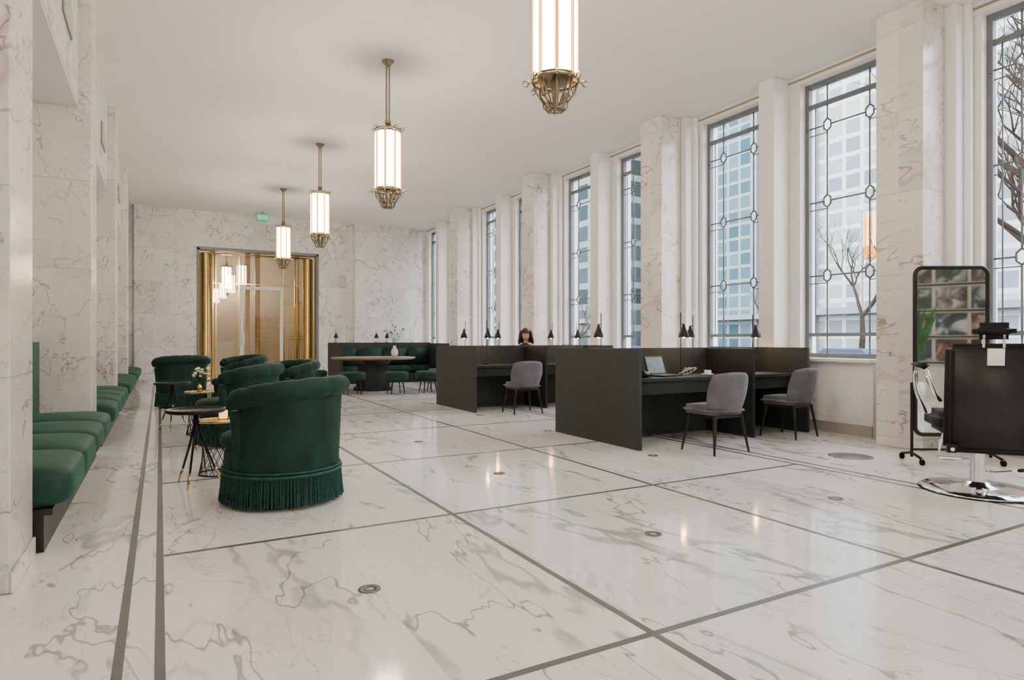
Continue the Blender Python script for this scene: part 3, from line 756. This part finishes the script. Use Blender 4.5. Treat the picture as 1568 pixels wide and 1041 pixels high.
for sx in (1,-1):
    hx,hy,hz=.15*sx,-.40,.785
    skin('palm',[((hx,hy+.02,hz),.022),((hx-.01*sx,hy-.04,hz),(.032,.014)),((hx-.015*sx,hy-.075,hz),(.034,.012))],[(0,1),(1,2)],'skin',emp)
    for i,l in enumerate((.062,.072,.068,.052)):
        fx=hx+(-.035+.018*i)*-sx-.012*sx
        skin('finger_%d'%i,[((fx,hy-.07,hz+.002),.009),((fx,hy-.07-l*.5,hz+.008),.0085),((fx,hy-.07-l*.85,hz-.002),.008),((fx,hy-.07-l,hz-.012),.007)],[(0,1),(1,2),(2,3)],'skin',emp,1)
    skin('thumb',[((hx-.03*sx,hy-.03,hz),.011),((hx-.055*sx,hy-.055,hz),.010),((hx-.06*sx,hy-.085,hz-.004),.008)],[(0,1),(1,2)],'skin',emp,1)
b=B()
def headf(p):
    q=p.copy()
    if q.z<0: q.x*=1-.32*q.z*q.z*1.0; q.y*=1-.12*q.z*q.z
    if q.y<-.7: q.y=-.7-(abs(q.y)-.7)*.6
    return q
b.sph((0,0,0),(.074,.095,.118),'skin',28,20,headf)
b.cyl((0,.02,-.06),(0,.02,-.17),.045,.05,'skin',16)
b.sph((0,-.088,-.02),(.012,.018,.022),'skin',10,8); b.cyl((0,-.078,.02),(0,-.09,-.02),.007,.011,'skin',8)
for sx in (-1,1):
    b.sph((sx*.03,-.074,.012),(.013,.010,.008),'paper',10,8); b.sph((sx*.03,-.0815,.012),(.006,.004,.006),'eye',8,6)
    b.tube([(sx*.015,-.084,.032),(sx*.032,-.083,.037),(sx*.05,-.07,.03)],.003,'hair',6); b.sph((sx*.076,.01,-.005),(.010,.02,.03),'skin',8,8)
b.sph((0,-.080,-.058),(.022,.009,.006),'lip',10,6)
b.sph((0,.014,.026),(.098,.108,.122),'hair',28,20,lambda p: Vector((p.x,p.y if (p.z>.28 or p.y>-.35) else -.35,p.z)))
random.seed(3)
for i in range(110):
    a=random.uniform(-.42,pi+.42); r=.088; x0,y0=r*math.cos(a),r*.95*math.sin(a)+.02
    pts=[]
    for j in range(8):
        t=j/7; pts.append((x0*(1+.65*t)+.018*math.sin(j*2+i),y0*(1+.20*t)+.014*math.cos(j*2.3+i),.085-.27*t*random.uniform(.9,1)))
    b.tube(pts,[.016,.018,.019,.019,.018,.016,.012,.006],'hair',6)
h=b.make('head',(0,-.04,1.245),parent=emp); h.rotation_euler=(math.radians(14),0,math.radians(-32))

# ------------------------------------------------------------------ exterior
boxobj('ground_outside',XW+.05,160,-80,220,-.8,-.6,'asphalt')
def building(x0,x1,y0,y1,h,k,nm='office_building'):
    b=B(); b.box(x0,x1,y0,y1,0,h,k)
    n=int((y1-y0)/6)
    for i in range(n+1): 
        y=y0+(y1-y0)*i/n; b.box(x0-.35,x0,y-.25,y+.25,0,h+.6,'facw')
    b.box(x0-.4,x1,y0-.3,y1+.3,h,h+.8,'facw'); b.box(x0-1.2,x0,y0,y1,3.8,4.3,'facw')
    b.make(nm,(0,0,-.6))
building(48,66,17,34,30,'fac1'); building(52,75,36,58,44,'fac2'); building(46,70,60,110,34,'fac3'); building(50,66,-30,12,16,'fac1')
building(60,80,112,170,45,'fac2')
def tree(x,y,h,sd):
    rnd=random.Random(sd); b=B()
    def br(p,d,l,r,dep):
        pts=[p]; c=p; dd=d.copy()
        for i in range(3):
            dd=(dd+Vector((rnd.uniform(-.18,.18),rnd.uniform(-.18,.18),rnd.uniform(0,.14)))).normalized(); c=c+dd*l/3; pts.append(c)
        b.tube(pts,[r,r*.88,r*.75,r*.6],'bark',4 if dep else 8,caps=False)
        if dep<6:
            for i in range(3 if dep<4 else 2):
                a=rnd.random()*6.3; nd=(dd*1.0+Vector((math.cos(a),math.sin(a),rnd.uniform(0,.5)))*rnd.uniform(.5,.9)).normalized()
                br(pts[rnd.choice((2,3,3))],nd,l*rnd.uniform(.6,.8),r*.58,dep+1)
    br(Vector((0,0,0)),Vector((0,0,1)),h*.30,h*.018,0); b.make('bare_tree',(x,y,-.6))
for i,(x,y,h) in enumerate(((18,6.0,13),(32,20.0,10),(38,30,8),(28,10,12),(40,44,8),(15,2.5,12),(38,54,9),(22,8.0,12))): tree(x,y,h,i+5)
b=B(); b.cyl((0,0,0),(0,0,10.2),.07,.07,'frame',10); b.box(-.03,.03,-.95,-.1,7.0,9.9,'orange'); b.cyl((0,0,9.9),(0,-.95,9.9),.03,.03,'frame',8); b.cyl((0,0,7.0),(0,-.95,7.0),.03,.03,'frame',8); b.make('orange_street_banner',(40,25.0,-.6))
def car(x,y,rz,ck='carpaint'):
    b=B(); prof=[(-2.1,.35),(-2.15,.75),(-1.5,.9),(-.9,1.4),(.7,1.42),(1.4,.95),(2.1,.8),(2.15,.35)]
    n=len(prof); vs=[(px,-.85 if pz<1 else -.68,pz) for px,pz in prof]+[(px,.85 if pz<1 else .68,pz) for px,pz in prof]
    b.add(vs,[list(range(n)),list(range(n,2*n))[::-1]]+[(i,(i+1)%n,n+(i+1)%n,n+i) for i in range(n)],ck)
    for sy in (-.79,.79):
        b.add([(-1.3,sy,.95),(-.85,sy*.9,1.33),(.6,sy*.9,1.34),(1.15,sy,.97)],[(0,1,2,3)],'black')
        for wx in (-1.35,1.35): b.cyl((wx,sy-.1,.33),(wx,sy+.1,.33),.33,.33,'rubber',18)
    b.make('parked_car',(x,y,-.6),rz,.03)
car(24,15.5,pi/2); car(24,22,pi/2,'grille'); car(24,29,pi/2,'carpaint'); car(24,37,pi/2,'orange')
b=B()
for i in range(26): b.sph((random.uniform(-.3,.3),i*.8,.45+random.uniform(-.08,.1)),(.6,.6,.55),'hedge',10,8)
b.make('hedge_row',(14,8,-.6))

# ------------------------------------------------------------------ world & lights
W=bpy.data.worlds.new('World'); S.world=W; W.use_nodes=True; bg=W.node_tree.nodes['Background']
bg.inputs[0].default_value=(.89,.95,1.0,1); bg.inputs[1].default_value=12.5
cam=bpy.data.cameras.new('camera'); co=bpy.data.objects.new('camera',cam); COL.objects.link(co)
co.location=(0,0,1.15); co.rotation_euler=(pi/2,0,-math.radians(29.06)); cam.lens=22.27; cam.sensor_width=36; cam.clip_end=500; cam.clip_start=.05
S.camera=co
